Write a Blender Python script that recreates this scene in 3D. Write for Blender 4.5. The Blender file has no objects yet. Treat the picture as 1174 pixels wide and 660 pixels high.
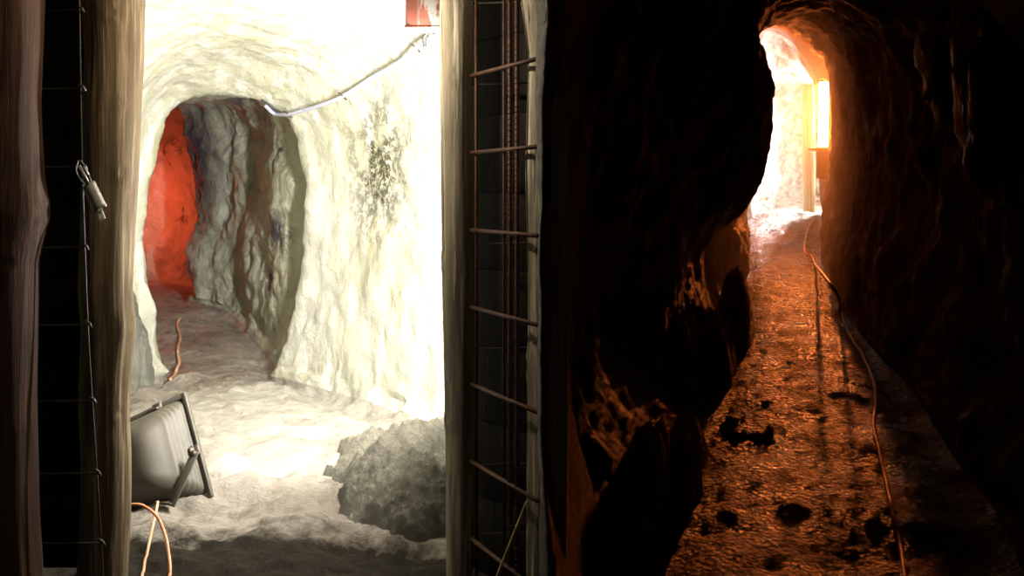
import bpy, math, random
import numpy as np
from mathutils import Vector, Matrix, noise
from mathutils.bvhtree import BVHTree
random.seed(7)
F, H0, HZ = 1100.0, 1.4, 220.0          # focal length (px of a 1174 wide frame), eye height, horizon row
def P(px, py, D): return Vector(((px-587)/F*D, D, H0-(py-HZ)/F*D))
COL = bpy.context.scene.collection

# ------------------------------------------------------------ object helpers
def link(name, me, mat=None, parent=None):
    o = bpy.data.objects.new(name, me); COL.objects.link(o)
    if mat is not None: me.materials.append(mat)
    if parent is not None: o.parent = parent
    return o
def tag(o, label=None, cat=None, group=None, kind=None):
    if label: o['label'] = label
    if cat: o['category'] = cat
    if group: o['group'] = group
    if kind: o['kind'] = kind
    return o
def empty(name, loc=(0,0,0)):
    o = bpy.data.objects.new(name, None); COL.objects.link(o); o.location = loc; o.empty_display_size = .05
    return o
def mesh(V, Fc, smooth=True):
    me = bpy.data.meshes.new('m'); me.from_pydata([tuple(v) for v in V], [], Fc); me.update()
    if smooth: me.polygons.foreach_set('use_smooth', [True]*len(me.polygons))
    return me
def local(V, o):
    L = Vector(o.location); return [Vector(v)-L for v in V]
class MB:
    def __init__(s): s.V=[]; s.F=[]
    def tube(s, pts, r, n=10, caps=True):
        pts=[Vector(p) for p in pts]; m=len(pts); rs = r if isinstance(r,(list,tuple)) else [r]*m
        b=len(s.V); t0=(pts[1]-pts[0]).normalized()
        a=Vector((0,0,1)) if abs(t0.z)<.9 else Vector((1,0,0)); u=t0.cross(a).normalized()
        for i in range(m):
            t=(pts[min(i+1,m-1)]-pts[max(i-1,0)]).normalized()
            u=(u-t*u.dot(t)).normalized(); w=t.cross(u)
            for k in range(n):
                an=2*math.pi*k/n; s.V.append(pts[i]+(u*math.cos(an)+w*math.sin(an))*rs[i])
        for i in range(m-1):
            for k in range(n):
                k2=(k+1)%n; s.F.append((b+i*n+k,b+i*n+k2,b+(i+1)*n+k2,b+(i+1)*n+k))
        if caps:
            s.F.append(tuple(b+k for k in range(n))[::-1]); s.F.append(tuple(b+(m-1)*n+k for k in range(n)))
        return s
    def box(s, c, X, Y, Z, bev=0.0):
        """rounded-edge box with half-axes X,Y,Z (vectors)"""
        c=Vector(c); X,Y,Z=Vector(X),Vector(Y),Vector(Z); b=len(s.V)
        def ring(fx,fy,z):
            q=[]
            lx,ly=X.length,Y.length; B=min(bev,lx*.9,ly*.9) if bev else 0
            if B:
                for sx,sy in ((1,1),(-1,1),(-1,-1),(1,-1)):
                    ps=[(sx*(lx),sy*(ly-B)),(sx*(lx-B*.3),sy*(ly-B*.3)),(sx*(lx-B),sy*ly)]
                    if sx*sy<0: ps=ps[::-1]
                    q+=ps
            else: q=[(lx,ly),(-lx,ly),(-lx,-ly),(lx,-ly)]
            return [c+X.normalized()*(a*fx)+Y.normalized()*(d*fy)+Z.normalized()*z for a,d in q]
        lz=Z.length
        if bev:
            bz=min(bev,lz*.9); fx=1-bz/X.length; fy=1-bz/Y.length
            R=[ring(fx,fy,-lz),ring(1,1,-lz+bz),ring(1,1,lz-bz),ring(fx,fy,lz)]
        else: R=[ring(1,1,-lz),ring(1,1,lz)]
        n=len(R[0])
        for r in R: s.V+=r
        for i in range(len(R)-1):
            for k in range(n):
                k2=(k+1)%n; s.F.append((b+i*n+k,b+i*n+k2,b+(i+1)*n+k2,b+(i+1)*n+k))
        s.F.append(tuple(b+k for k in range(n))[::-1]); s.F.append(tuple(b+(len(R)-1)*n+k for k in range(n)))
        return s
    def build(s, name, mat, parent=None, smooth=True, loc=None):
        base = parent.location if parent is not None and parent.parent is None else Vector((0,0,0))
        if parent is not None and parent.parent is not None: base = parent.parent.location
        if parent is None and loc is not None: base = Vector(loc)
        o = link(name, mesh([Vector(v)-Vector(base) for v in s.V], s.F, smooth), mat, parent)
        if parent is None and loc is not None: o.location = loc
        return o
def spline(pts, n=12):
    pts=[Vector(p) for p in pts]; out=[]
    Q=[pts[0]*2-pts[1]]+pts+[pts[-1]*2-pts[-2]]
    for i in range(1,len(Q)-2):
        for k in range(n):
            t=k/n; a,b,c,d=Q[i-1:i+3]
            out.append(.5*((2*b)+(c-a)*t+(2*a-5*b+4*c-d)*t*t+(3*b-a-3*c+d)*t**3))
    out.append(pts[-1]); return out

# ------------------------------------------------------------ materials
class NT:
    def __init__(s, name):
        s.m=bpy.data.materials.new(name); s.m.use_nodes=True; s.t=s.m.node_tree
        s.b=s.t.nodes['Principled BSDF']; s.co=s.n('ShaderNodeNewGeometry').outputs['Position']
    def n(s,t): return s.t.nodes.new(t)
    def l(s,a,b): s.t.links.new(a,b)
    def map(s, scale):
        m=s.n('ShaderNodeMapping'); s.l(s.co,m.inputs[0]); m.inputs['Scale'].default_value=scale; return m.outputs[0]
    def noise(s, scale, detail=8, rough=.6, vec=None, dist=0, typ='FBM'):
        n=s.n('ShaderNodeTexNoise'); n.noise_type=typ
        n.inputs['Scale'].default_value=scale; n.inputs['Detail'].default_value=detail
        n.inputs['Roughness'].default_value=rough; n.inputs['Distortion'].default_value=dist
        s.l(vec if vec else s.co, n.inputs['Vector']); return n.outputs[0]
    def voro(s, scale, feat='F1', vec=None):
        n=s.n('ShaderNodeTexVoronoi'); n.feature=feat; n.inputs['Scale'].default_value=scale
        s.l(vec if vec else s.co, n.inputs['Vector']); return n.outputs['Distance']
    def ramp(s, src, *st):
        r=s.n('ShaderNodeValToRGB'); e=r.color_ramp.elements
        while len(e)<len(st): e.new(.5)
        for q,(p,c) in zip(e,st): q.position=p; q.color=(c,c,c,1) if isinstance(c,(int,float)) else (*c,1)
        s.l(src,r.inputs[0]); return r.outputs[0]
    def mix(s, f, a, b, mode='MIX'):
        m=s.n('ShaderNodeMix'); m.data_type='RGBA'; m.blend_type=mode
        for i,v in ((0,f),(6,a),(7,b)):
            if isinstance(v,(int,float)): m.inputs[i].default_value = v if i==0 else (v,v,v,1)
            elif isinstance(v,tuple): m.inputs[i].default_value=(*v,1)
            else: s.l(v,m.inputs[i])
        return m.outputs[2]
    def math(s, op, a, b=0, c=None, clamp=False):
        m=s.n('ShaderNodeMath'); m.operation=op; m.use_clamp=clamp
        for i,v in enumerate([a,b]+([c] if c is not None else [])):
            if isinstance(v,(int,float)): m.inputs[i].default_value=v
            else: s.l(v,m.inputs[i])
        return m.outputs[0]
    def near(s, p, r0, r1, sc=(1,1,1)):
        """1 near world point p, 0 beyond r1 (used for local stains and for light and shade painted on the mud floor)"""
        d=s.n('ShaderNodeVectorMath'); d.operation='SUBTRACT'; s.l(s.co,d.inputs[0]); d.inputs[1].default_value=tuple(p)
        e=s.n('ShaderNodeVectorMath'); e.operation='MULTIPLY'; s.l(d.outputs[0],e.inputs[0]); e.inputs[1].default_value=sc
        f=s.n('ShaderNodeVectorMath'); f.operation='LENGTH'; s.l(e.outputs[0],f.inputs[0])
        m=s.n('ShaderNodeMapRange'); s.l(f.outputs['Value'],m.inputs[0])
        m.inputs[1].default_value=r0; m.inputs[2].default_value=r1; m.inputs[3].default_value=1; m.inputs[4].default_value=0
        return m.outputs[0]
    def bump(s, h, strength=1, dist=.02, prev=None):
        b=s.n('ShaderNodeBump'); b.inputs['Strength'].default_value=strength; b.inputs['Distance'].default_value=dist
        s.l(h,b.inputs['Height'])
        if prev: s.l(prev,b.inputs['Normal'])
        return b.outputs[0]
    def done(s, col, rough=.8, nor=None, metal=0, spec=.5):
        for k,v in (('Base Color',col),('Roughness',rough),('Metallic',metal),('Specular IOR Level',spec)):
            if isinstance(v,tuple): s.b.inputs[k].default_value=(*v,1)
            elif isinstance(v,(int,float)): s.b.inputs[k].default_value=v
            else: s.l(v,s.b.inputs[k])
        if nor: s.l(nor,s.b.inputs['Normal'])
        return s.m

# ------------------------------------------------------------ lofted galleries
def pchip(xk, Y, x):
    """monotone cubic through knots xk (n), values Y (n,m), at x (k)"""
    h=np.diff(xk); d=(Y[1:]-Y[:-1])/h[:,None]; m=np.zeros_like(Y)
    m[0]=d[0]; m[-1]=d[-1]
    for i in range(1,len(xk)-1):
        a,b=d[i-1],d[i]; w1=2*h[i]+h[i-1]; w2=h[i]+2*h[i-1]
        ok=(a*b)>0
        with np.errstate(divide='ignore',invalid='ignore'): v=(w1+w2)/(w1/a+w2/b)
        m[i]=np.where(ok,v,0)
    i=np.clip(np.searchsorted(xk,x,side='right')-1,0,len(xk)-2); t=((x-xk[i])/h[i])[:,None]; hh=h[i][:,None]
    return (2*t**3-3*t**2+1)*Y[i]+(t**3-2*t**2+t)*hh*m[i]+(-2*t**3+3*t**2)*Y[i+1]+(t**3-t**2)*hh*m[i+1]
def ring(ctrl, n):
    """closed catmull-rom through ctrl (m,3), n samples per segment"""
    m=len(ctrl); out=[]
    for i in range(m):
        a,b,c,d=ctrl[i-1],ctrl[i],ctrl[(i+1)%m],ctrl[(i+2)%m]
        for k in range(n):
            t=k/n; out.append(.5*((2*b)+(c-a)*t+(2*a-5*b+4*c-d)*t*t+(3*b-a-3*c+d)*t**3))
    return np.array(out)
def sections(S):
    out=[]
    for D,fz,fpx,rest in S:
        fy=HZ+(H0-fz)/D*F
        pts=[P(px,fy,D) for px in fpx]+[P(px,py,D) for px,py in rest]
        out.append([list(p) for p in pts])
    return np.array(out)                       # (ns, nc, 3)
class Loft:
    def __init__(s, S, nper, step, disp):
        C=sections(S); ns,nc,_=C.shape; dist=[0]
        for i in range(ns-1): dist.append(dist[-1]+max(np.linalg.norm(C[i+1]-C[i],axis=1).max()*.75,.02))
        dist=np.array(dist); k=int(dist[-1]/step); u=np.union1d(np.linspace(0,dist[-1],k),dist)
        CC=pchip(dist,C.reshape(ns,-1),u).reshape(len(u),nc,3)
        G=np.array([ring(c,nper) for c in CC])  # (nu, nc*nper, 3)
        gu=np.gradient(G,axis=0); gv=(np.roll(G,-1,1)-np.roll(G,1,1)); N=np.cross(gu,gv)
        L=np.linalg.norm(N,axis=2,keepdims=True); N=N/np.maximum(L,1e-9)
        cen=G.mean(1,keepdims=True); sg=np.sign((N*(G-cen)).sum(2)).mean()
        N=N*(-1 if sg>0 else 1)                 # point into the gallery
        s.nper=nper; s.G=G.copy(); s.u=u; s.dist=dist; s.N=N
        for i in range(G.shape[0]):
            for j in range(G.shape[1]):
                s.G[i,j]=G[i,j]+N[i,j]*disp(G[i,j],N[i,j],j/nper)
    def patch(s, name, mat, c0, c1, d0=0, d1=None, kind='structure', lab=None):
        i0=int(np.searchsorted(s.u,s.dist[d0])); i1=int(np.searchsorted(s.u,s.dist[d1])) if d1 is not None else len(s.u)-1
        nv=s.G.shape[1]; js=[j%nv for j in range(c0*s.nper,c1*s.nper+1)]
        sub=s.G[i0:i1+1][:,js]; a,b=sub.shape[:2]
        V=sub.reshape(-1,3); Fc=[(i*b+j,i*b+j+1,(i+1)*b+j+1,(i+1)*b+j) for i in range(a-1) for j in range(b-1)]
        # faces towards the gallery
        e=Vector(V[Fc[len(Fc)//2][1]])-Vector(V[Fc[len(Fc)//2][0]]); g=Vector(V[Fc[len(Fc)//2][3]])-Vector(V[Fc[len(Fc)//2][0]])
        jn=s.N[(i0+i1)//2, js[len(js)//2]]
        if e.cross(g).dot(Vector(jn))<0: Fc=[f[::-1] for f in Fc]
        o=link(name,mesh(V,Fc),mat); o['kind']=kind
        if lab: o['label']=lab
        return o
    def bvh(s,c0,c1):
        nv=s.G.shape[1]; js=[j%nv for j in range(c0*s.nper,c1*s.nper+1)]
        sub=s.G[:,js]; a,b=sub.shape[:2]; V=[tuple(v) for v in sub.reshape(-1,3)]
        return BVHTree.FromPolygons(V,[(i*b+j,i*b+j+1,(i+1)*b+j+1,(i+1)*b+j) for i in range(a-1) for j in range(b-1)])
def fb(p, sc, o=5, H=.9): return noise.fractal(Vector(p)*sc, H, 2.0, o)
def ridge(p, sc, o=5): return noise.ridged_multi_fractal(Vector(p)*sc, .9, 2.1, o, 1.0, 2.0)

EYE=Vector((0,0,H0))
# left gallery: floor 0..4, right wall 5..7, ceiling 8..10, left wall 11..13
SL=[
 (2.88,0,(-90,80,230,410,600),[(614,420),(614,200),(606,-70),(530,-160),(320,-200),(20,-170),(-110,-50),(-150,200),(-140,430)]),
 (3.22,0,(-70,80,230,410,602),[(617,400),(617,200),(606,-40),(530,-125),(320,-160),(40,-130),(-80,-30),(-120,200),(-110,400)]),
 (3.5,0,(-60,80,230,400,606),[(624,400),(628,200),(612,-20),(540,-105),(330,-135),(60,-115),(-70,-20),(-110,200),(-100,400)]),
 (4.6,0,(0,100,240,400,560),[(604,420),(614,220),(590,60),(500,-15),(330,-35),(140,-20),(60,60),(20,200),(10,400)]),
 (5.6,0,(60,130,240,380,505),[(548,400),(562,220),(540,80),(460,15),(330,5),(190,15),(110,80),(70,220),(60,380)]),
 (6.3,0,(115,165,245,350,435),[(470,350),(488,220),(465,100),(410,50),(305,38),(200,52),(140,115),(110,220),(105,350)]),
 (6.8,0,(140,180,250,325,375),[(405,345),(428,225),(402,125),(350,78),(275,66),(198,80),(155,130),(128,225),(122,345)]),
 (7.15,0,(165,200,250,290,328),[(357,350),(372,235),(358,148),(318,110),(258,98),(198,108),(170,148),(150,232),(146,330)]),
 (7.3,0,(188,216,245,280,312),[(338,350),(350,240),(341,160),(312,122),(255,109),(203,118),(183,160),(166,240),(166,305)]),
 (7.5,0,(186,216,245,280,316),[(344,350),(360,240),(350,155),(314,116),(255,105),(200,113),(178,158),(158,240),(160,305)]),
 (8.0,.04,(172,210,245,278,306),[(314,330),(324,240),(316,158),(298,120),(245,112),(190,118),(155,162),(135,240),(140,310)]),
 (8.7,.15,(150,195,228,258,284),[(290,320),(300,240),(292,162),(280,124),(232,114),(172,122),(125,165),(105,240),(110,310)]),
 (9.4,.25,(115,160,195,230,256),[(262,310),(272,240),(264,165),(255,124),(210,116),(145,124),(95,170),(75,240),(80,305)]),
 (10.0,.3,(70,110,150,185,215),[(217,300),(222,235),(214,165),(203,125),(150,115),(110,125),(60,170),(30,240),(40,300)]),
 (10.3,.31,(60,100,140,185,225),[(235,300),(240,235),(235,165),(212,118),(150,108),(100,120),(50,170),(20,240),(30,300)]),
 (11.2,.33,(0,60,110,160,205),[(222,290),(228,235),(220,170),(190,115),(130,105),(60,115),(10,170),(-20,240),(-10,290)]),
 (11.9,.35,(-60,0,40,90,140),[(160,290),(165,235),(160,170),(120,120),(60,110),(0,120),(-50,170),(-80,240),(-70,290)]),
 (12.3,.37,(-120,-80,-50,-20,10),[(20,280),(25,235),(20,180),(0,150),(-40,140),(-80,150),(-110,180),(-130,240),(-130,280)]),
]
def dispL(p,n,c):
    y=p[1]; fl = c<4.2
    if y>7.32:
        k=min(1,(y-7.32)/.5)
        if fl: return k*(.03*fb(p,1.5)+.012*fb(p,8))+(1-k)*.012*fb(p,6)
        return k*(.11*fb(p,1.3)+.025*(ridge(p,1.7)-1)+.015*fb(p,8))+.012*fb(p,9)
    near=min(1,max(0,(y-3.0)/.8))
    if fl:
        a=.035*fb(p,1.3)+.06*fb(p,2.8)+.020*abs(fb(p,9))
        if c<.5 : a*=1
        return a*(.5+.5*near)
    k=min(1,max(.25,(7.3-y)/.7)); w=.05*fb(p,1.1)*k+.022*fb(p,5)+.006*fb(p,22)
    if c>10.5 or c>13: w+= .07*(ridge(p,2.3,4)-.9)*min(1,max(0,(1.1-p[2])/.5))*min(1,max(0,(y-5.8)/.5))
    return w*(.3+.7*near)
LL=Loft(SL,24,.026,dispL)
bvL=LL.bvh(0,4); bvLw=LL.bvh(4,14)
def W(px,py,back=0.0):
    """world point of the left gallery's surface seen at a picture point"""
    d=(P(px,py,1)-EYE).normalized(); h=bvLw.ray_cast(EYE,d)
    return h[0] if h[0] else P(px,py,7)
def m_shotcrete():
    n=NT('sprayed_concrete')
    big=n.noise(.9,5,.6); st=n.noise(1,6,.6,n.map((7,7,.7)))
    c=n.mix(n.ramp(big,(.35,0),(.65,1)),(.36,.35,.25),(.44,.43,.37))
    c=n.mix(n.math('MULTIPLY',n.ramp(st,(.5,0),(.64,1)),.8),c,(.56,.56,.54))
    st2=n.noise(1,5,.5,n.map((9,9,.5)))
    c=n.mix(n.math('MULTIPLY',n.ramp(st2,(.54,0),(.72,1)),.6),c,(.30,.27,.15))
    # mossy stain on the right of the arch
    m1=n.near(W(436,195),.16,.62,(1.5,.7,.8)); sp=n.noise(22,9,.8)
    f=n.math('MULTIPLY',n.math('MULTIPLY',m1,n.ramp(n.noise(5,4,.6),(.36,0),(.5,1))),n.ramp(sp,(.44,0),(.52,1)),clamp=True)
    c=n.mix(f,c,(.05,.045,.02))
    pit=n.ramp(n.noise(34,6,.7),(.64,0),(.70,1)); c=n.mix(n.math('MULTIPLY',pit,.7),c,(.14,.13,.10))
    h=n.noise(18,12,.7); g=n.bump(n.noise(5,8,.6),.6,.05); g=n.bump(h,.7,.02,g); g=n.bump(n.voro(60),.35,.008,g)
    return n.done(c,.8,g,spec=.3)
def m_inner():
    n=NT('bare_tunnel_rock')
    big=n.noise(1.3,6,.6); st=n.noise(1,6,.6,n.map((5,5,.9)),)
    c=n.mix(n.ramp(big,(.35,0),(.65,1)),(.31,.31,.21),(.40,.395,.31))
    c=n.mix(n.math('MULTIPLY',n.ramp(st,(.55,0),(.66,1)),.8),c,(.42,.42,.38))
    v=n.noise(2.2,10,.72,dist=.6)
    c=n.mix(n.ramp(v,(.61,0),(.67,1)),c,(.05,.038,.048))
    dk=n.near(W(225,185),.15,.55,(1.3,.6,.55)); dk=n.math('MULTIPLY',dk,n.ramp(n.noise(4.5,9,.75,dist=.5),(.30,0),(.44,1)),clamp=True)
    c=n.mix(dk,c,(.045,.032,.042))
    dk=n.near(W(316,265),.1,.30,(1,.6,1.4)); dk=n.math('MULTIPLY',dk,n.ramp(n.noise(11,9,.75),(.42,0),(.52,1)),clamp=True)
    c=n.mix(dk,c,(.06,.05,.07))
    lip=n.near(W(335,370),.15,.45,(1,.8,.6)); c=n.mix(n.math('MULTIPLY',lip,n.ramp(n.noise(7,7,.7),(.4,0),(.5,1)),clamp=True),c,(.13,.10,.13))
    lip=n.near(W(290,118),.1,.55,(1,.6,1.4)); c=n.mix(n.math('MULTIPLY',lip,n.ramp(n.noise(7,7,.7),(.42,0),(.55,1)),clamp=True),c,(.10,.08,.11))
    g=n.bump(n.noise(3.5,10,.65,dist=.4),.9,.10); g=n.bump(n.noise(22,10,.7),.6,.02,g)
    return n.done(c,.62,g)
def m_floor(name, c1, c2, rough=(.25,.7), bs=1.0, skirt_and_shade=0):
    n=NT(name)
    c=n.mix(n.ramp(n.noise(1.7,8,.65),(.35,0),(.65,1)),c1,c2)
    c=n.mix(n.math('MULTIPLY',n.ramp(n.noise(9,8,.7),(.52,0),(.62,1)),.6),c,tuple(x*.45 for x in c1))
    if skirt_and_shade:
        pl=n.math('MULTIPLY',n.near(Vector((-1.45,6.1,0)),.35,1.15,(1,.8,1)),n.ramp(n.noise(4,8,.7),(.35,.3),(.6,1)),clamp=True); c=n.mix(pl,c,(.44,.42,.36))
        pb=n.near(Vector((-1.25,4.9,0)),.2,.55); c=n.mix(pb,c,(.36,.33,.29))  # pale disc paints the lamp's bright pool onto the mud
        q=n.math('ADD',n.near(Vector((-1.0,3.1,0)),.6,1.15,(.35,1,1)),n.math('MULTIPLY',n.math('SUBTRACT',n.noise(6,8,.7),.5),1.6)); c=n.mix(n.ramp(q,(.30,0),(.80,1)),c,(.022,.017,.012))  # dark gravel tone that also paints the foreground shadow into the floor colour
    r=n.ramp(n.noise(2.5,6,.6),(.4,rough[0]),(.6,rough[1]))
    g=n.bump(n.noise(4,8,.6),.7*bs,.06); g=n.bump(n.noise(17,9,.7),.8*bs,.03,g); g=n.bump(n.noise(70,5,.7),.6*bs,.008,g)
    if skirt_and_shade:
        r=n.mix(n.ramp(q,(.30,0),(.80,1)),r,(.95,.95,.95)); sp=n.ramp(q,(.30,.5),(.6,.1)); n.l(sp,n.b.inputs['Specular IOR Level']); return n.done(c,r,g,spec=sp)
    return n.done(c,r,g)
def m_gravel(name,c1,c2):
    n=NT(name)
    c=n.mix(n.ramp(n.noise(6,8,.7),(.38,0),(.62,1)),c1,c2)
    c=n.mix(n.ramp(n.noise(28,6,.7),(.5,0),(.6,1)),c,tuple(x*.35 for x in c1))
    g=n.bump(n.noise(5,8,.65),1,.07); g=n.bump(n.noise(20,8,.7),1,.05,g); g=n.bump(n.voro(42),1,.035,g); g=n.bump(n.noise(90,4,.6),1,.012,g)
    return n.done(c,n.ramp(n.noise(5,6,.7),(.4,.25),(.6,.6)),g)
def m_rock(name, c1, c2, rough=(.35,.75), bs=1.0):
    n=NT(name)
    c=n.mix(n.ramp(n.noise(2,9,.65),(.35,0),(.65,1)),c1,c2)
    g=n.bump(n.noise(3,10,.65,dist=.3),.9*bs,.10); g=n.bump(n.noise(16,10,.75),.9*bs,.03,g)
    return n.done(c,n.ramp(n.noise(6,5,.6),(.4,rough[0]),(.6,rough[1])),g)
def m_chamber():
    n=NT('pale_wet_chamber_rock')
    c=n.mix(n.ramp(n.noise(5,9,.7,dist=.8),(.42,0),(.54,1)),(.13,.13,.10),(.42,.42,.37))
    g=n.bump(n.noise(4,10,.65),1,.15); g=n.bump(n.noise(14,10,.75),1,.05,g)
    return n.done(c,.5,g)
def m_wood(name, c1, c2, c3):
    n=NT(name)
    a=n.noise(1,9,.65,n.map((38,38,1.6))); b=n.noise(1,7,.6,n.map((9,9,1.1)),.4)
    c=n.mix(n.ramp(b,(.35,0),(.62,1)),c1,c2)
    c=n.mix(n.ramp(a,(.5,0),(.62,1)),c,c3)
    ck=n.ramp(n.noise(1,4,.7,n.map((60,60,1.2))),(.62,0),(.66,1)); c=n.mix(n.math('MULTIPLY',ck,.8),c,(.02,.014,.01))
    g=n.bump(a,.8,.008); g=n.bump(n.noise(1,8,.7,n.map((80,80,5))),.5,.003,g)
    return n.done(c,.8,g,spec=.12)
def m_plain(name, c, rough=.5, metal=0, var=.25, scale=20, bmp=.2):
    n=NT(name)
    cc=n.mix(n.ramp(n.noise(scale,7,.7),(.35,0),(.65,1)),tuple(x*(1-var) for x in c),tuple(min(1,x*(1+var)) for x in c))
    g=n.bump(n.noise(scale*3,6,.6),bmp,.003)
    return n.done(cc,rough,g,metal)
def m_rust(name, c1=(.04,.012,.006), c2=(.09,.03,.011)):
    n=NT(name)
    c=n.mix(n.ramp(n.noise(25,8,.7),(.4,0),(.6,1)),c1,c2)
    return n.done(c,.6,n.bump(n.noise(90,6,.7),.7,.004),.3)
def m_peel():
    n=NT('red_steel_with_peeling_whitewash')
    red=n.mix(n.ramp(n.noise(14,6,.6),(.4,0),(.6,1)),(.32,.08,.05),(.42,.14,.09))
    w=n.ramp(n.noise(1,7,.65,n.map((16,16,5))),(.47,0),(.52,1))
    edge=n.near(P(466,20,4.2),.045,.075,(1,.1,.1))
    w=n.math('MULTIPLY',w,n.math('SUBTRACT',1,edge),clamp=True)
    c=n.mix(w,red,(.55,.53,.50))
    dk=n.ramp(n.noise(1,7,.65,n.map((9,9,4))),(.56,0),(.62,1)); c=n.mix(n.math('MULTIPLY',dk,.7),c,(.14,.12,.08))
    return n.done(c,.6,n.bump(w,.4,.002))
def m_emit(name, col, s):
    n=NT(name); n.b.inputs['Base Color'].default_value=(.8,.8,.8,1)
    n.b.inputs['Emission Color'].default_value=(*col,1); n.b.inputs['Emission Strength'].default_value=s
    return n.m
M=dict(
 shot=m_shotcrete(), inner=m_inner(),
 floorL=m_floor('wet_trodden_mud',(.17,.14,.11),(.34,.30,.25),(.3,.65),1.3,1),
 floorR=m_gravel('wet_gravel_path',(.13,.09,.06),(.26,.18,.12)),
 rock=m_rock('dark_wet_rock',(.05,.038,.03),(.11,.08,.06)),
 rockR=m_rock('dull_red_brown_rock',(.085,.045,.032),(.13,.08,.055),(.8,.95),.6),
 chrock2=m_rock('grey_green_folded_rock',(.13,.13,.10),(.30,.30,.25),(.5,.8),1.3),
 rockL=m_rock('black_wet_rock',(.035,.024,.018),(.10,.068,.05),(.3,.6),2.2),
 rimrock=m_rock('jagged_wet_rock',(.14,.09,.065),(.34,.23,.16),(.28,.5),2.2),
 chrock=m_chamber(),
 mound=m_rock('grey_green_mud_heap',(.085,.077,.052),(.25,.23,.17),(.6,.9),1.8),
 woodD=m_wood('dark_reddish_peeled_log',(.013,.005,.0022),(.028,.012,.005),(.042,.021,.010)),
 woodB=m_wood('knotty_brown_log',(.05,.032,.016),(.10,.07,.038),(.17,.13,.08)),
 woodG=m_wood('weathered_grey_log',(.14,.115,.08),(.34,.30,.22),(.58,.53,.40)),
 woodY=m_wood('pale_yellow_log',(.45,.33,.17),(.6,.46,.27),(.7,.58,.38)),
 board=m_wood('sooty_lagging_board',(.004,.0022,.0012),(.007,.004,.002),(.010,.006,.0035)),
 rust=m_rust('rusty_rebar'), wire=m_rust('dark_tie_wire',(.016,.011,.007),(.035,.025,.015)),
 grey=m_plain('grey_green_moulded_casing',(.058,.050,.035),.6,0,.15,9), greyd=m_plain('worn_grey_steel',(.075,.066,.048),.55,.3),
 orange=m_plain('orange_cable_sheath',(.62,.24,.12),.45,0,.15), pale=m_plain('muddy_pale_cable_sheath',(.55,.30,.18),.5,0,.3,12),
 white=m_plain('white_conduit_plastic',(.34,.35,.44),.4,0,.08), black=m_plain('black_rubber',(.03,.03,.03),.5),
 tagm=m_plain('brushed_tag_metal',(.22,.21,.185),.45,.3,.15), tagw=m_plain('cream_tag_card',(.5,.48,.42),.5,0,.05),
 yel=m_plain('yellow_paint_mark',(.55,.50,.05),.6), steel=m_peel(), stick=m_plain('yellow_split_cane',(.45,.34,.13),.6,0,.2),
 hous=m_plain('lamp_housing_metal',(.25,.25,.25),.5,.2)
 )

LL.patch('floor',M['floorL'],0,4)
k=8
k0=3
LL.patch('wall_right',M['shot'],4,7,k0,k); LL.patch('ceiling',M['shot'],7,11,k0,k); LL.patch('wall_left',M['shot'],11,14,k0,k)
LL.patch('wall_entry_right',M['chrock2'],4,7,0,k0); LL.patch('ceiling_entry',M['chrock2'],7,11,0,k0); LL.patch('wall_entry_left',M['chrock2'],11,14,0,k0)
LL.patch('wall_tunnel_right',M['inner'],4,7,k); LL.patch('ceiling_tunnel',M['inner'],7,11,k); LL.patch('wall_tunnel_left',M['inner'],11,14,k)

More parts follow.
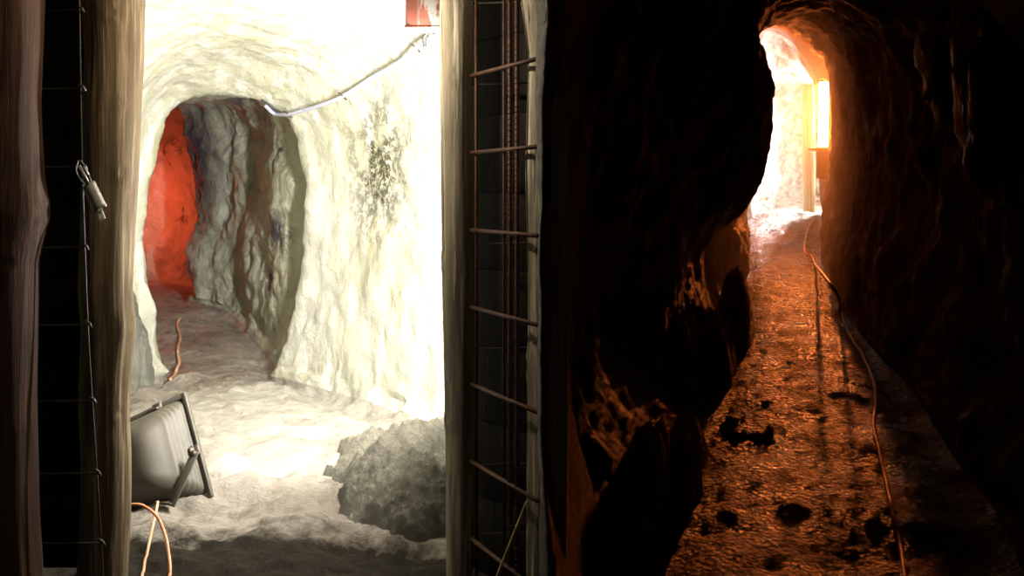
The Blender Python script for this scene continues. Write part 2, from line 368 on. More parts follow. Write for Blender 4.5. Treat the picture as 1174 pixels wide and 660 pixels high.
def rz(D): return max(0,.133*(D-3.5))
SR=[(D,(fz if fz is not None else rz(D)),f,r) for D,fz,f,r in [
 (2.88,None,(660,830,980,1130,1270),[(1330,440),(1350,200),(1310,-90),(1180,-240),(1000,-260),(820,-220),(665,-60),(624,200),(628,440)]),
 (3.22,None,(690,830,960,1090,1210),[(1265,430),(1290,200),(1250,-60),(1140,-190),(990,-210),(820,-170),(690,-50),(640,200),(645,430)]),
 (3.5,None,(712,830,950,1075,1175),[(1225,430),(1245,200),(1210,-50),(1110,-170),(980,-190),(820,-150),(705,-40),(668,200),(654,420)]),
 (4.0,None,(755,845,950,1050,1140),[(1182,420),(1200,200),(1165,-20),(1080,-110),(970,-140),(840,-110),(755,-20),(712,200),(676,420)]),
 (4.7,None,(768,850,940,1015,1085),[(1120,400),(1140,200),(1105,10),(1040,-60),(960,-90),(860,-60),(790,0),(756,200),(704,400)]),
 (5.6,None,(808,866,930,985,1040),[(1062,360),(1078,200),(1055,40),(1000,0),(940,-25),(885,-14),(838,20),(828,150),(778,320)]),
 (6.2,None,(826,882,925,968,1005),[(1020,345),(1036,200),(1018,60),(973,16),(918,-5),(862,28),(878,110),(850,225),(796,300)]),
 (6.5,None,(830,886,925,960,992),[(1005,335),(1020,200),(1004,65),(968,25),(922,6),(870,36),(889,113),(864,225),(806,290)]),
 (6.75,None,(832,886,922,952,982),[(993,325),(1006,200),(992,70),(960,28),(920,8),(866,38),(872,116),(855,225),(800,290)]),
 (7.6,None,(850,878,910,938,958),[(966,300),(982,190),(972,80),(945,35),(915,15),(875,18),(845,55),(838,140),(846,245)]),
 (9.2,None,(852,872,898,922,942),[(946,262),(960,180),(955,85),(935,48),(900,28),(865,30),(842,65),(832,150),(848,235)]),
 (10.4,None,(845,868,895,920,946),[(947,245),(960,180),(958,80),(935,55),(900,32),(868,32),(848,65),(838,150),(840,220)]),
 (11.2,None,(848,870,895,922,946),[(949,240),(966,185),(962,85),(938,62),(904,38),(876,34),(856,65),(848,145),(850,215)]),
 (11.7,None,(862,880,900,922,944),[(941,225),(936,160),(939,98),(926,72),(905,44),(882,33),(870,60),(862,140),(861,215)]),
 (12.0,1.13,(862,880,900,922,946),[(945,225),(940,160),(940,100),(925,72),(903,45),(880,36),(868,60),(860,140),(860,215)]),
 (12.7,1.13,(872,885,905,930,955),[(962,215),(965,160),(955,100),(930,84),(905,66),(882,52),(872,75),(866,140),(865,215)]),
 (13.3,1.12,(888,898,912,940,975),[(985,212),(988,165),(975,110),(945,98),(915,88),(890,78),(886,100),(893,150),(890,212)]),
 (14.6,1.15,(880,895,915,955,1010),[(1022,205),(1025,160),(1010,110),(970,92),(920,86),(880,90),(868,110),(862,150),(870,210)]),
 (15.6,1.25,(885,900,920,950,985),[(990,200),(992,165),(980,120),(950,108),(925,104),(900,108),(888,120),(882,160),(880,205)]),
 (16.0,1.5,(905,912,920,930,940),[(945,190),(945,170),(940,150),(930,140),(922,138),(915,140),(905,150),(902,165),(902,190)]),
]]
def dispR(p,n,c):
    y=p[1]; fl=c<4.1
    if fl: return .035*fb(p,1.3)+.014*fb(p,4.5)+.010*fb(p,12)
    w=.07*fb(p,1.2)+.05*(ridge(p,1.9,5)-1)*.8+.02*fb(p,7)
    if 5.9<y<6.8 and c>10: w=w*.45+.012*fb(p,12)
    if y<3.6: w*=.3
    if 10.0<y<12.2: w*=.35
    if y>12.2: w*=1.1
    if c<7.5 and y<6: w+=.06*(ridge(p,1.2,4)-1)
    return w
RL=Loft(SR,26,.028,dispR)
kd=14
RL.patch('floor_passage',M['floorR'],0,4,0,kd)
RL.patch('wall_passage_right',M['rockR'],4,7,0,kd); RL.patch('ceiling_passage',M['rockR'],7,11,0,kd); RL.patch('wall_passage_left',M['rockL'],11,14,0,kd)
RL.patch('floor_chamber',M['chrock'],0,4,kd)
RL.patch('wall_chamber_right',M['chrock'],4,7,kd); RL.patch('ceiling_chamber',M['chrock'],7,11,kd); RL.patch('wall_chamber_left',M['chrock'],11,14,kd)
# end of the lit chamber
e=RL.G[-1]; c=e.mean(0); V=[tuple(v) for v in e]+[tuple(c+np.array([0,.1,0]))]
o=link('wall_chamber_end',mesh(V,[(i,(i+1)%len(e),len(e)) for i in range(len(e))]),M['chrock']); o['kind']='structure'
e=LL.G[-1]; c=e.mean(0); V=[tuple(v) for v in e]+[tuple(c)]
o=link('wall_tunnel_end',mesh(V,[(i,(i+1)%len(e),len(e)) for i in range(len(e))]),M['inner']); o['kind']='structure'
bvR=RL.bvh(0,4); bvRw=RL.bvh(4,14)
# rock nose where the two galleries part
LG=LL.G[0]; RG=RL.G[0]
def seg(G,c0,c1,nper): return [Vector(G[j%len(G)]) for j in range(int(c0*nper),int(c1*nper)+1)]
a=seg(LG,4,8,24); b=seg(RG,10,14,26)[::-1]
V=[];Fc=[];n=len(a)
for i in range(n):
    t=i/(n-1); q=b[int(round(t*(len(b)-1)))]; p=a[i]
    for j in range(7):
        s=j/6; m=p.lerp(q,s); m=m+Vector((0,-.04*math.sin(math.pi*s),0)); V.append(m)
for i in range(n-1):
    for j in range(6): Fc.append((i*7+j,i*7+j+1,(i+1)*7+j+1,(i+1)*7+j))
o=link('wall_nose',mesh(V,Fc),M['rock']); o['kind']='structure'
# junction where the viewer stands
def slab(name, mat, f, nx, ny):
    V=[f(i/nx,j/ny) for i in range(nx+1) for j in range(ny+1)]
    o=link(name,mesh(V,[(i*(ny+1)+j,(i+1)*(ny+1)+j,(i+1)*(ny+1)+j+1,i*(ny+1)+j+1) for i in range(nx) for j in range(ny)]),mat); o['kind']='structure'
slab('floor_junction',M['rock'],lambda u,v:Vector((-2.2+4.8*u,-1.6+4.5*v,-.03+.015*fb((u*5,v*4,0),2))),60,50)
slab('ceiling_junction',M['rock'],lambda u,v:Vector((-2.2+4.8*u,-1.6+4.5*v,2.62+.06*fb((u*5,v*4,3),1.3))),60,50)
slab('wall_back',M['rock'],lambda u,v:Vector((-2.2+4.8*u,-1.55+.1*fb((u*5,7,v*3),1.2),-.1+2.9*v)),60,40)
slab('wall_junction_left',M['rock'],lambda u,v:Vector((-2.0+.1*fb((9,u*4,v*3),1.2),-1.6+4.55*u,-.1+2.9*v)),60,40)
slab('wall_junction_right',M['rock'],lambda u,v:Vector((2.3+.1*fb((12,u*4,v*3),1.2),-1.6+4.55*u,-.1+2.9*v)),60,40)

def on(px,py,bv,off=0.0):
    d=(P(px,py,1)-EYE).normalized(); h=bv.ray_cast(EYE,d)
    if h[0] is None: return P(px,py,6)
    nn=h[1] if h[1].dot(d)<0 else -h[1]
    return h[0]+nn*off
def floorz(x,y,bv):
    h=bv.ray_cast(Vector((x,y,1.2 if bv is bvL else 2.2)),Vector((0,0,-1))); return h[0].z if h[0] else 0.0

# ------------------------------------------------------------ timber posts
def post(prof, D, mat, label, group=None, knots=(), seed=0, z0=0.0, z1=2.43, cat='post', name='timber_post', flat=1.0):
    """prof: rows (py, left px, right px)"""
    cx=(prof[0][1]+prof[-1][1]+prof[0][2]+prof[-1][2])/4
    base=Vector(((cx-587)/F*D,D,z0)); ys=[H0-(p[0]-HZ)/F*D for p in prof]
    rows=sorted(zip(ys,prof)); zk=[r[0] for r in rows]
    V=[];Fc=[];nz=240;na=56
    for i in range(nz+1):
        z=z0+(z1-z0)*i/nz
        l=np.interp(z,zk,[r[1][1] for r in rows]); r=np.interp(z,zk,[q[1][2] for q in rows])
        x=((l+r)/2-587)/F*D; rad=(r-l)/2/F*D
        for k in range(na):
            an=2*math.pi*k/na; dx,dy=math.cos(an),math.sin(an)
            q=Vector((dx*3,dy*3,z*.9+seed*10))
            rr=rad*(1+.05*fb(q,.8,4)+.025*fb(Vector((dx*14,dy*14,z*1.2+seed)),1,3))
            for (ka,kz,kr,kh) in knots:
                da=(an-ka+math.pi)%(2*math.pi)-math.pi
                d2=(da*rad/kr)**2+((z-kz)/kr)**2
                rr+=kh*(math.exp(-d2)-1.15*math.exp(-d2*9))
            V.append(Vector((x+dx*rr,D+dy*rr*flat,z))-base)
    for i in range(nz):
        for k in range(na):
            k2=(k+1)%na; Fc.append((i*na+k,i*na+k2,(i+1)*na+k2,(i+1)*na+k))
    Fc.append(tuple(range(na))[::-1]); Fc.append(tuple(nz*na+k for k in range(na)))
    o=link(name,mesh(V,Fc),mat); o.location=base
    return tag(o,label,cat,group)
zz=lambda py,D: H0-(py-HZ)/F*D
post([(0,-30,47),(120,-30,43),(200,-32,46),(245,-34,50),(300,-34,41),(460,-36,39),(580,-36,41),(660,-36,45)],3.15,M['woodD'],
     'dark reddish log post at the far left edge with a knot on its side',knots=((.25,zz(243,3.15),.06,.012),(-1.0,zz(300,3.15),.05,.006)),seed=1,z0=-.01)
post([(0,96,164),(60,100,163),(120,97,160),(200,96,157),(270,94,153),(330,92,151),(375,95,153),(470,92,147),(520,94,149),(580,94,149),(660,90,145)],3.4,M['woodB'],
     'knotty brown log post standing beside the lamp casing and the left mesh',seed=2,z0=-.02,
     knots=((-.75,zz(198,3.4),.035,.008),(-.1,zz(372,3.4),.05,.006),(-.9,zz(120,3.4),.03,.006),(-1.2,zz(20,3.4),.04,.008),(-.6,zz(470,3.4),.04,.006)))
post([(0,504,546),(150,505,545),(330,507,545),(500,511,544),(660,512,542)],3.4,M['woodG'],
     'weathered grey log post in front of the bright wall beside the rusty mesh',seed=3,z0=-.02,
     knots=((-2.6,zz(480,3.4),.03,.006),(-1.8,zz(90,3.4),.03,.005),(-2.9,zz(300,3.4),.03,.004)))
post([(0,597,652),(60,606,652),(200,603,652),(330,606,652),(500,605,652),(660,604,650)],3.03,M['woodG'],
     'slim grey log post at the right side of the mesh, half in shadow',seed=4,z0=-.01,knots=((3.0,zz(420,3.03),.05,.008),))
post([(80,920,933),(150,920,933),(215,921,934)],12.6,M['woodY'],
     'pale yellow timber post in the bright chamber behind the glowing tube',seed=5,z0=1.10,z1=2.80)

# ------------------------------------------------------------ sooty lagging boards
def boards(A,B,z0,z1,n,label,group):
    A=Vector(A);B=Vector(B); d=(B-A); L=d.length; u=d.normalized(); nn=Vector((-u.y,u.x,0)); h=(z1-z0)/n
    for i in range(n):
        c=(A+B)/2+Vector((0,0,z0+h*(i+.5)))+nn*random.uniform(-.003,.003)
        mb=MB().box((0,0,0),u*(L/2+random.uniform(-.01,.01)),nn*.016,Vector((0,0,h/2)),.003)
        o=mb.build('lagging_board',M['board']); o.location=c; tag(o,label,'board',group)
lA=P(30,0,4.18); lB=P(112,0,4.18)
boards((P(-30,0,3.54).x,3.54,0),(P(122,0,3.54).x,3.54,0),0.02,2.4,9,'dark sooty board behind the wire between the two left log posts','lagging boards behind the left wire')
boards((P(540,0,3.55).x,3.55,0),(P(640,0,3.2).x,3.2,0),0.02,2.5,9,'dark sooty board behind the rusty mesh right of the grey log post','lagging boards behind the rusty mesh')

# ------------------------------------------------------------ left tie wire with cross wires
base=P(100,660,3.250); base.z=.0
t=empty('wire_mesh',base); tag(t,'thin dark wire mesh strung between the two left log posts','wire mesh')
MB().tube(spline([P(90,-60,3.250),P(92,60,3.250),P(94,180,3.250),P(97,280,3.250),P(102,400,3.250),P(111,540,3.250),P(117,640,3.250),P(118,676,3.250)],10),.0032,8).build('upright_wire',M['wire'],t)
for y in (10,100,190,282,371,458,541,621):
    x1=np.interp(y,[0,280,400,540,660],[92,97,102,111,118])
    a=P(-2,y,3.300); b=P(x1+4,y+1,3.250)
    MB().tube(spline([a,a.lerp(b,.5)+Vector((0,0,-.004)),b],6),.003,8).build('cross_wire',M['wire'],t)
    MB().tube([P(x1-3,y-3,3.250),P(x1+2,y,3.235),P(x1+4,y+4,3.245)],.005,8).build('wire_tie',M['wire'],t)
# tag on clip
base=P(92,186,3.230); t=empty('metal_tag',base); tag(t,'small grey metal tag on a clip hanging from the left wire','tag')
MB().tube(spline([P(90,184,3.230),P(87,195,3.210),P(92,206,3.210),P(102,214,3.220),P(104,208,3.230),P(98,192,3.240),P(92,184,3.230)],8),.0035,8).build('clip_ring',M['black'],t)
MB().tube([P(91,190,3.200),P(102,211,3.200)],.005,10).build('clip_bar',M['tagm'],t)
MB().tube([P(96,191,3.200),P(101,200,3.200)],.004,10).build('clip_gate',M['tagm'],t)
def plate(c0,c1,w,th,bow=0):
    a,b=Vector(c0),Vector(c1); d=(b-a).normalized(); s=d.cross(Vector((0,1,0))).normalized(); n=d.cross(s).normalized()
    if n.y>0: n=-n
    mb=MB(); nb=9
    for i in range(nb+1):
        for j in range(7):
            q=a.lerp(b,i/nb)+s*(w*(j/6-.5))+n*(bow*(1-(2*j/6-1)**2))
            mb.V.append(q); mb.V.append(q-n*th)
    for i in range(nb):
        for j in range(6):
            k=(i*7+j)*2; mb.F+= [(k,k+2,k+16,k+14),(k+1,k+15,k+17,k+3)]
        k=i*14; mb.F+=[(k,k+14,k+15,k+1),(k+12,k+13,k+27,k+26)]
    for j in range(6):
        k=j*2; mb.F.append((k,k+1,k+3,k+2)); k=nb*14+j*2; mb.F.append((k,k+2,k+3,k+1))
    return mb
plate(P(101,211,3.210),P(115,240,3.190),.047,.003,.012).build('tag_plate',M['tagm'],t)
x=plate(P(112,237,3.195),P(117,252,3.185),.024,.002).build('card_slip',M['tagw'],t); x['label']='cream slip poking out of the tag'
MB().tube([P(115,243,3.183),P(115.6,244.5,3.183)],.004,8).build('rivet',M['black'],t)

# ------------------------------------------------------------ rusty mesh on the right
base=Vector((P(580,0,3.15).x,3.15,0)); t=empty('rebar_mesh',base); tag(t,'rusty rebar mesh panel running from the grey log post towards the rock nose','rebar mesh')
def mp(px):                               # point of the mesh plane in plan for a picture column
    A=Vector((P(543,0,3.33).x,3.33)); B=Vector((P(618,0,2.90).x,2.90)); k=(px-587)/F
    d=B-A; s=(A.x-k*A.y)/(k*d.y-d.x); q=A+d*s; return q
def rebar(a,b,r,ribs=True):
    mb=MB(); mb.tube([a,b],r,10); L=(b-a).length; u=(b-a).normalized()
    if ribs:
        side=u.cross(Vector((0,1,0))).normalized(); w=u.cross(side)
        for i in range(int(L/.018)):
            c=a+u*(.009+i*.018); pts=[c+(side*math.cos(q)+w*math.sin(q))*(r*1.0)+u*(.005*math.sin(q)) for q in [2*math.pi*k/8 for k in range(9)]]
            mb.tube(pts,r*.22,4)
    return mb
for px,r,y0 in ((546,.007,-90),(585,.0095,-90),(593,.009,-90),(578,.006,-90)):
    q=mp(px); off=.012 if px in(585,593) else 0
    ytop=2.62
    rebar(Vector((q.x,q.y-off,.0)),Vector((q.x,q.y-off,ytop-.25)),r*.85,px in(585,593)).build('upright_bar',M['rust'],t)
qa,qb=mp(541),mp(616)
for i in range(12):
    z=H0-(92-225)/F*3.33+.267*(3-i)
    if z<.03: continue
    if z>2.42: continue
    rebar(Vector((qa.x,qa.y-.02,z)),Vector((qb.x,qb.y-.02,z+random.uniform(-.004,.004))),.0072,False).build('cross_bar',M['rust'],t)
for i,y in enumerate((4,97,280,400,533,612)):
    MB().tube([P(540,y,3.38),P(604,y-2,3.16)],.003,6).build('thin_wire',M['wire'],t)
o=MB().tube(spline([P(604,575,2.92),P(590,610,2.95),P(572,655,2.98),P(560,690,3.0)],8),.0045,8).build('cane',M['stick'],loc=P(560,690,3.0))
tag(o,'thin yellow cane leaning at the foot of the rusty mesh','cane')

# ------------------------------------------------------------ lamp casing lying on the floor
BR=P(241,573,4.36); BR.z=max(BR.z,floorz(BR.x,BR.y,bvL)+.012); TR=P(211,453,4.52); v=(TR-BR); Hh=v.length; v.normalize()
u=Vector((-.93,.30,.06)); u=(u-v*u.dot(v)).normalized(); Ww=.50; nb=u.cross(v).normalized()
if nb.y>0: nb=-nb
C0=BR+v*Hh/2+u*Ww/2
base=Vector((C0.x,C0.y,floorz(C0.x,C0.y,bvL))); t=empty('lamp_casing',base)
tag(t,'grey green moulded floodlight casing lying tipped on the floor beside the knotty post','lamp casing')
def rrect(w,h,r,n=7):
    out=[]
    for cx,cy,a0 in ((w-r,h-r,0),(-w+r,h-r,90),(-w+r,-h+r,180),(w-r,-h+r,270)):
        for k in range(n):
            a=math.radians(a0+90*k/(n-1)); out.append((cx+r*math.cos(a),cy+r*math.sin(a)))
    return out
mb=MB(); prof=[(0,.965,.03),(.012,.95,.04)]
for i in range(5):
    d=.025+i*.021; s=.93-i*.035
    prof+=[(d,s,.05+i*.006),(d+.008,s+.004,.05+i*.006),(d+.012,s-.018,.054+i*.006)]
prof+=[(.15,.70,.09),(.18,.60,.09),(.20,.52,.09),(.212,.42,.09),(.216,.3,.08)]
R=[]
for d,s,r in prof:
    pts=rrect(Ww/2*s,Hh/2*s,min(r,.09*s)); R.append([C0-u*a+v*b+nb*d for a,b in pts])
n=len(R[0])
for r in R: mb.V+=r
for i in range(len(R)-1):
    for k in range(n): mb.F.append((i*n+k,i*n+(k+1)%n,(i+1)*n+(k+1)%n,(i+1)*n+k))
mb.F.append(tuple((len(R)-1)*n+k for k in range(n)))
mb.build('bowl',M['grey'],t)
mb=MB()
for (a,b) in (((-1,1),(1,1)),((1,1),(1,-1)),((1,-1),(-1,-1)),((-1,-1),(-1,1))):
    p0=C0-u*(a[0]*Ww/2)+v*(a[1]*Hh/2); p1=C0-u*(b[0]*Ww/2)+v*(b[1]*Hh/2); d=(p1-p0); s=d.normalized().cross(nb)
    mb.box((p0+p1)/2,d/2+d.normalized()*.011,s*.013,nb*.012,.003)
mb.build('rim_frame',M['grey'],t)
mb=MB().box(C0-nb*.012,u*(Ww/2-.01),v*(Hh/2-.01),nb*.004); mb.build('front_glass',M['greyd'],t)
def clamp_at(p,al,ac):
    m=MB(); m.box(p+nb*.016,al*.024,ac*.017,nb*.009,.004); m.box(p+nb*.03-ac*.012,al*.018,ac*.006,nb*.018,.003)
    m.tube([p+nb*.03-al*.024-ac*.01,p+nb*.03+al*.024-ac*.01],.008,10)
    return m
for al,ac,p in ((u,v,C0+v*Hh/2+u*(-Ww/2+.14)),(v,-u,BR+v*.21)):
    m=clamp_at(p,al,ac); c=m.build('clamp',M['greyd'],t)
# tilting bracket
pa=P(223,520,BR.y-.03); pb=P(197,580,BR.y-.13); pb.z=floorz(pb.x,pb.y,bvL)+.03
d=(pb-pa).normalized(); sd=d.cross(nb).normalized(); n2=d.cross(sd)
m=MB().box((pa+pb)/2,d*((pb-pa).length/2+.01),sd*.019,n2*.004,.002); pc=pb+u*.09-nb*.01; pc.z=floorz(pc.x,pc.y,bvL)+.02
d2=(pc-pb); m.box((pb+pc)/2,d2/2,n2*.016,d2.normalized().cross(n2)*.004,.002)
br=m.build('bracket',M['greyd'],t)
MB().tube([pa+n2*.012,pa-n2*.014],.012,10).build('bolt',M['greyd'],br)
# yellow dab
bc=C0+nb*.218-u*.05+v*.03
m=MB().box(bc,u*.009,v*.003,nb*.0015); m.box(bc,u*.003,v*.010,nb*.0012); x=m.build('paint_mark',M['yel'],t); x['label']='small yellow cross mark'

# ------------------------------------------------------------ cables
def cable(pix,bv,r,mat,name,label,n=10,off=None,lift=()):
    pts=[]
    for i,q in enumerate(pix):
        if len(q)==3: pts.append(P(*q))
        else: pts.append(on(q[0],q[1],bv,off if off is not None else r*.8))
    pts=spline(pts,n)
    if bv is bvL or bv is bvR:
        for p in pts:
            z=floorz(p.x,p.y,bv)+r*.9
            if p.z<z: p.z=z
    o=MB().tube(pts,r,10).build(name,mat,loc=pts[-1]); return tag(o,label,'cable')
cable([(140,581,3.75),(152,578,3.75),(165,580,3.74),(180,592,3.70),(189,612,3.64),(193,632,3.58),(195,652,3.52),(194,672,3.45),(192,700)],bvL,.006,M['orange'],'power_cable','orange cable arching out from behind the knotty post onto the floor')
cable([(181,575,4.0),(178,590,3.9),(171,622,3.72),(165,655,3.55),(160,690)],bvL,.0055,M['pale'],'power_cable','muddy thin cable hanging straight beside the orange cable arch')
cable([(206,366),(203,374),(207,388),(204,403),(206,418),(201,430),(196,436)],bvL,.012,M['pale'],'power_cable','short reddish cable lying across the mud inside the arched tunnel')
cable([(934,252),(928,262),(924,272),(923,290),(934,304),(948,320),(962,342),(963,360),(974,385),(989,412),(1001,436),(1004,462),(1002,488),(1006,512),(1014,548),(1023,590),(1031,625),(1038,668),(1040,700)],bvR,.0095,M['pale'],'power_cable','long cable snaking down the orange lit passage floor',off=.008)
# wall conduit with hook
pix=[(306,117,.03),(318,125,.04),(335,127,.05),(352,126,.06),(375,118,.06),(400,106,.06),(430,88,.06),(460,66,.06),(485,48,.06),(500,39,.05)]
pts=[]
for x,y,off in pix: pts.append(on(x,y,bvLw,off))
t=empty('wall_conduit',pts[-1]); tag(t,'white conduit sagging across the wall above the arched tunnel','conduit')
MB().tube(spline(pts,10),.014,12).build('conduit_pipe',M['white'],t)
MB().tube(spline([on(300,112,bvLw,.02),on(312,118,bvLw,.03),on(322,127,bvLw,.03),on(330,130,bvLw,.02)],8),.009,10).build('cable_tail',M['black'],t)
p=pts[-1]; MB().tube([p+Vector((-.03,-.04,-.05)),p+Vector((-.035,-.05,0)),p+Vector((-.01,-.05,.04)),p+Vector((.03,-.04,.03))],.012,8).build('hook',M['black'],t)
for i in (2,5,8):
    q=pts[i]; MB().tube([q+Vector((-.025,-.01,.02)),q+Vector((0,-.02,.005)),q+Vector((.02,.03,-.02))],.007,8).build('clip',M['greyd'],t)
# peeling red steel box hung from the roof
A=P(465,32,4.2); B=P(520,32,4.2); w=(B.x-A.x)/2; ctr=Vector(((A.x+B.x)/2,4.25,A.z+.16)); t=empty('steel_box',Vector((ctr.x,ctr.y,A.z)))
tag(t,'red steel box with peeling whitewash hanging from the roof at the grey log post','steel box')
MB().box(ctr,(w,0,0),(0,.06,0),(0,0,.16),.006).build('box_body',M['steel'],t)
MB().box(ctr-Vector((0,.0,.155)),(w+.004,0,0),(0,.064,0),(0,0,.006),.002).build('bottom_flange',M['steel'],t)

# ------------------------------------------------------------ mud heap and boulders
def boulder(name,c,rad,mat,label,cat='rock',group=None,seed=0,amp=.28,sub=5,rot=0,sharp=1.0,bv=None,sink=.12):
    import bmesh
    bm=bmesh.new(); bmesh.ops.create_icosphere(bm,subdivisions=sub,radius=1)
    S=Vector((seed*3.1,seed*1.7,seed*.9)); Rm=Matrix.Rotation(rot,3,'Z')
    for v in bm.verts:
        d=v.co.normalized(); q=d*1.1+S
        k=1+amp*(.9*fb(q,.9,4)+.5*sharp*(ridge(q,1.3,4)-1)+.16*fb(q,5,4))
        p=Vector((d.x*rad[0],d.y*rad[1],d.z*rad[2]))*k
        v.co=Rm@p
    me=bpy.data.meshes.new('m'); bm.to_mesh(me); bm.free(); me.polygons.foreach_set('use_smooth',[True]*len(me.polygons))
    o=link(name,me,mat); o.location=c; return tag(o,label,cat,group)
def heap(name,c,rx,ry,h,mat,label,cat,seed,n=150,ex=1.5,AMP=.035,z0=0,rot=0):
    V=[];Fc=[]
    for i in range(n+1):
        for j in range(n+1):
            a,b=2*i/n-1,2*j/n-1; r=math.hypot(a,b)
            q=Vector((c[0]+a*rx,c[1]+b*ry,seed)); f=1+.22*fb(q,2.2,4)
            k=max(0,1-(r*f)**ex) if r<1.3 else 0
            z=h*k*(1+.30*fb(q,3,5)+.22*(ridge(q,3.2,5)-1))+AMP*fb(q,9,5)*min(1,k*4)+.014*fb(q,30,4)-.16*(1-min(1,k*5))
            V.append(Vector((a*rx,b*ry,z)))
    for i in range(n):
        for j in range(n): Fc.append((i*(n+1)+j,(i+1)*(n+1)+j,(i+1)*(n+1)+j+1,i*(n+1)+j+1))
    o=link(name,mesh(V,Fc),mat); o.location=(c[0],c[1],z0); o.rotation_euler.z=-rot; return tag(o,label,cat)
heap('mud_heap',(P(492,0,4.68).x,4.68),.60,.80,.26,M['mound'],'grey green heap of mud and rubble at the foot of the bright wall','mud heap',3,190,1.25,.05)
c=P(252,545,4.75); boulder('flat_stone',(c.x,4.75,.0),(.15,.2,.10),M['floorL'],'pale rounded stone bedded in the mud beside the lamp casing','stone',seed=5,amp=.12,sharp=.2)
c=W(168,395); boulder('folded_rock',(c.x-.03,6.85,.02),(.17,.34,.62),M['chrock2'],'grey folded rock rising at the left foot of the arched tunnel','rock',seed=21,amp=.22,sub=6,rot=.1,sharp=1.3)
# rocks at the left of the dark passage, edged by the lamp behind them
for i,(px,D,rx,ry,top,seed,ex,lab) in enumerate([
 (662,3.95,.17,.36,497,11,1.5,'black rock at the bottom left of the dark passage with a glowing top edge'),
 (742,4.1,.12,.40,478,12,1.7,'black upright rock with a long glowing right edge, low in the passage'),
 (785,4.45,.12,.36,476,13,1.5,'black rock between the upright rock and the path'),
 (774,5.75,.20,.50,343,14,1.5,'tall jagged rock with the brightest orange edge beside the path'),
 (822,6.1,.14,.50,362,15,1.5,'dark rock behind the tall jagged rock, next to the path'),
 (842,6.6,.13,.40,310,17,1.6,'dark rock rising under the overhanging rib at the left border of the far path'),
 (858,5.1,.15,.40,492,16,1.5,'low rock at the left border of the orange path'),
 ]):
    x=P(px,0,D).x; z0=rz(D)-.03; h=H0-(top-HZ)/F*D-z0
    heap('jagged_rock',(x,D),rx,ry,h,M['rimrock'],lab,'rock',seed,170,ex+.45,.075,z0,.30)
for px,py,D,rad,seed,lab in ((1150,110,4.5,(.14,.3,.50),41,'dark rock slab jutting from the upper right wall of the passage'),
 (1215,350,3.5,(.16,.25,.26),42,'dark rock bulge at the right edge of the passage with a thin glowing rim'),
 (1085,50,5.3,(.10,.25,.36),43,'dark rock spur high on the right wall deeper in the passage')):
    boulder('wall_rock',P(px,py,D),rad,M['rimrock'],lab,seed=seed,amp=.35,sub=6,sharp=1.4)
for i,(px,py,r) in enumerate([(905,415,.018),(930,470,.014),(885,505,.018),(950,540,.012),(900,590,.016),(985,560,.014),(878,460,.022),(915,520,.011)]):
    c=on(px,py,bvR); boulder('path_stone',c,(r,r*1.3,r*.4),M['floorR'],None,seed=30+i,sub=4,amp=.3)
labs=['small stone at the far end of the orange path','stone mid path left of the snaking cable','stone near the left border low on the path','tiny stone between cable and path centre','stone at the bottom of the path left','stone right by the snaking cable low on the path','somewhat larger stone at the left border of the path','tiny stone in the centre of the orange path']
for o,l in zip([o for o in bpy.data.objects if o.name.startswith('path_stone')],labs): tag(o,l,'stone','stones on the passage floor')

# ------------------------------------------------------------ lamps
def tube_lamp(c,up,face,h,w,col,strength,label,name='tube_lamp',flange=0):
    c=Vector(c); up=Vector(up).normalized(); face=Vector(face).normalized(); s=up.cross(face).normalized()
    t=empty(name,c-up*h/2); tag(t,label,'lamp')
    MB().box(c-face*(w*.35),s*(w*.6),up*(h/2+.03),face*(w*.25),.006).build('housing',M['hous'],t)
    mb=MB(); n=14; b=0
    for e in (-1,1):
        for k in range(n+1):
            a=math.pi*k/n; mb.V.append(c+up*(e*h/2)+s*(math.cos(a)*w*.5)+face*(math.sin(a)*w*.45-w*.08))
    for k in range(n): mb.F.append((k,k+1,n+1+k+1,n+1+k))
    mb.F.append(tuple(range(n+1))); mb.F.append(tuple(range(n+1,2*n+2))[::-1])
    o=mb.build('light_tube',m_emit(name+'_glow',col,strength),t)
    if flange:
        MB().box(c+s*(flange*w*.62)+face*(w*.15),s*.002,up*(h/2+.03),face*(w*.45),0).build('reflector_flange',M['hous'],t)
    for e in (-1,1): MB().box(c+up*(e*(h/2+.012)),s*(w*.55),face*(w*.4),up*.014,.005).build('end_cap',M['hous'],t)
    return t
FL_=1
tube_lamp(Vector((P(521,0,4.24).x,4.24,1.50)),(0,0,1),(-.33,.94,0),0.9,.055,(1,.965,.90),LAMP_L:=2100,'white tube lamp on a thin stand behind the weathered grey log post',flange=0)
lt=bpy.data.objects['tube_lamp']; lp=lt.location; gz=floorz(lp.x,lp.y,bvL)
MB().tube([Vector((lp.x+.012,lp.y-.03,gz)),Vector((lp.x+.012,lp.y-.03,lp.z+.1))],.011,10).build('stand_pole',M['hous'],lt)
MB().tube([Vector((lp.x+.012,lp.y-.03,gz-.005)),Vector((lp.x+.012,lp.y-.03,gz+.012))],.055,20).build('stand_foot',M['hous'],lt)
tube_lamp(P(944,131,10.75),(0.02,0,1),(-.42,-.9,-.05),.72,.10,(1,.215,.038),LAMP_R:=1250,'glowing tube lamp upright on the wall at the end of the dark passage')
lt=bpy.data.objects['tube_lamp.001']; lc=Vector(lt.location); fd=Vector((-.42,-.9,0)).normalized(); sd=Vector((-fd.y,fd.x,0))
MB().box(lc+fd*.19+Vector((0,0,-.045)),fd*.26,sd*.10,Vector((0,0,.008)),.004).box(lc+fd*(-.02)+Vector((0,0,-.20)),fd*.03,sd*.07,Vector((0,0,.16)),.01).build('added_shade_shelf',M['black'],lt)  # shelf added to shade the nearby floor; box stands for a dark shape
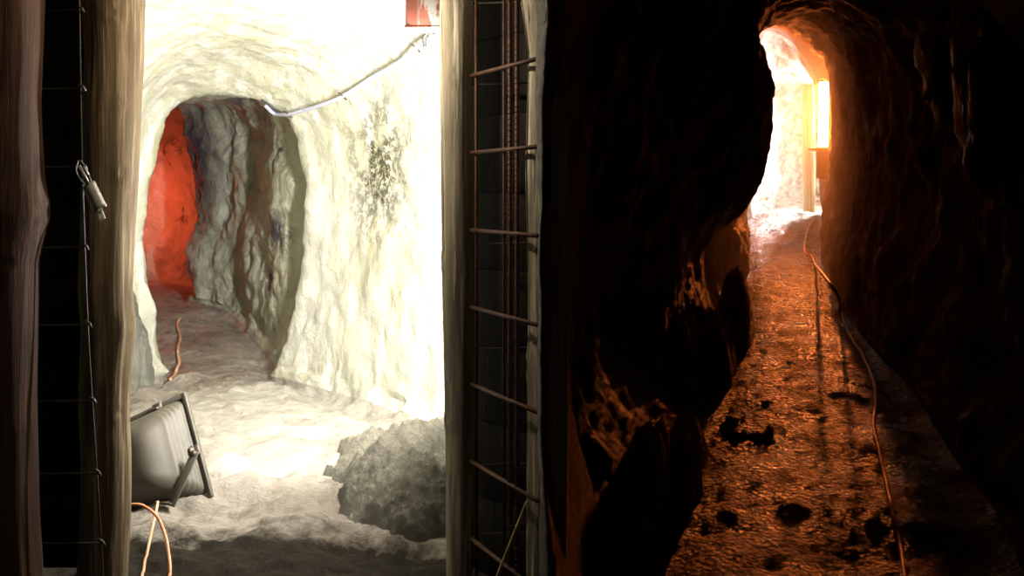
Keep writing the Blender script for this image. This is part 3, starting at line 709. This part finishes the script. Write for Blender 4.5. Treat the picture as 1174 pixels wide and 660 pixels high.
tube_lamp(P(112,235,11.15),(0,0,1),(.9,.4,0),.6,.08,(1,.095,.035),LAMP_RED:=110,'red lamp hidden round the bend of the arched tunnel')
tube_lamp(P(985,150,13.6),(0,0,1),(-.9,-.2,0),.9,.08,(1,.97,.88),LAMP_C:=1900,'white tube lamp on the side wall of the far bright chamber')
tube_lamp(P(927,155,13.2),(0,0,1),(-.18,-1,0),.55,.06,(1,.98,.92),1600,'white tube lamp added behind the pale yellow post to light the far path')  # second chamber lamp, added to throw a white sheen on the path

c=Vector((-.74,3.08,2.12)); t=empty('added_bulb',c); tag(t,'small bulb added out of view under the roof to light the log posts','lamp')  # added bulb above the view, there to brighten the post faces
MB().tube([c+Vector((0,0,.30)),c+Vector((.004,0,.1))],.004,8).build('cord',M['black'],t)
MB().tube([c+Vector((0,0,.11)),c+Vector((0,0,.035))],[.017,.020],14).build('socket',M['black'],t)
MB().tube([c+Vector((0,0,z)) for z in (.035,.02,0,-.02,-.035,-.042)],[.014,.022,.030,.028,.016,.004],16).build('bulb',m_emit('warm_bulb',(1,.86,.66),1000),t)
# ------------------------------------------------------------ haze added for the lamp glow in the dark passage
cs=[]
for D,l,r,a,b in ((6.4,800,1110,-160,500),(12.0,830,1010,-40,340)):
    for px,py in ((l,a),(r,a),(r,b),(l,b)): cs.append(P(px,py,D))
me=mesh(cs,[f[::-1] for f in ((0,1,2,3),(7,6,5,4),(0,4,5,1),(1,5,6,2),(2,6,7,3),(3,7,4,0))],False)
hm=bpy.data.materials.new('glow_haze'); hm.use_nodes=True; nt=hm.node_tree; nt.nodes.clear()
ou=nt.nodes.new('ShaderNodeOutputMaterial'); vs=nt.nodes.new('ShaderNodeVolumeScatter'); vs.inputs['Density'].default_value=.05; vs.inputs['Anisotropy'].default_value=.45
nt.links.new(vs.outputs[0],ou.inputs['Volume'])
o=link('haze',me,hm); tag(o,'thin haze added for the glow around the orange tube lamp in the passage','haze',kind='stuff')

# ------------------------------------------------------------ world, camera, view
sc=bpy.context.scene
w=bpy.data.worlds.new('w'); sc.world=w; w.use_nodes=True; w.node_tree.nodes['Background'].inputs[0].default_value=(0,0,0,1); w.node_tree.nodes['Background'].inputs[1].default_value=0
cd=bpy.data.cameras.new('camera'); cam=bpy.data.objects.new('camera',cd); COL.objects.link(cam); sc.camera=cam
cam.location=EYE; cam.rotation_euler=(math.pi/2,0,0); cd.sensor_width=36; cd.lens=36*F/1174; cd.shift_y=-(330-HZ)/1174; cd.clip_start=.02
vs=sc.view_settings; sc.display_settings.display_device='sRGB'; vs.view_transform='Standard'; vs.look='None'; vs.gamma=1; vs.use_curve_mapping=False; vs.exposure=0
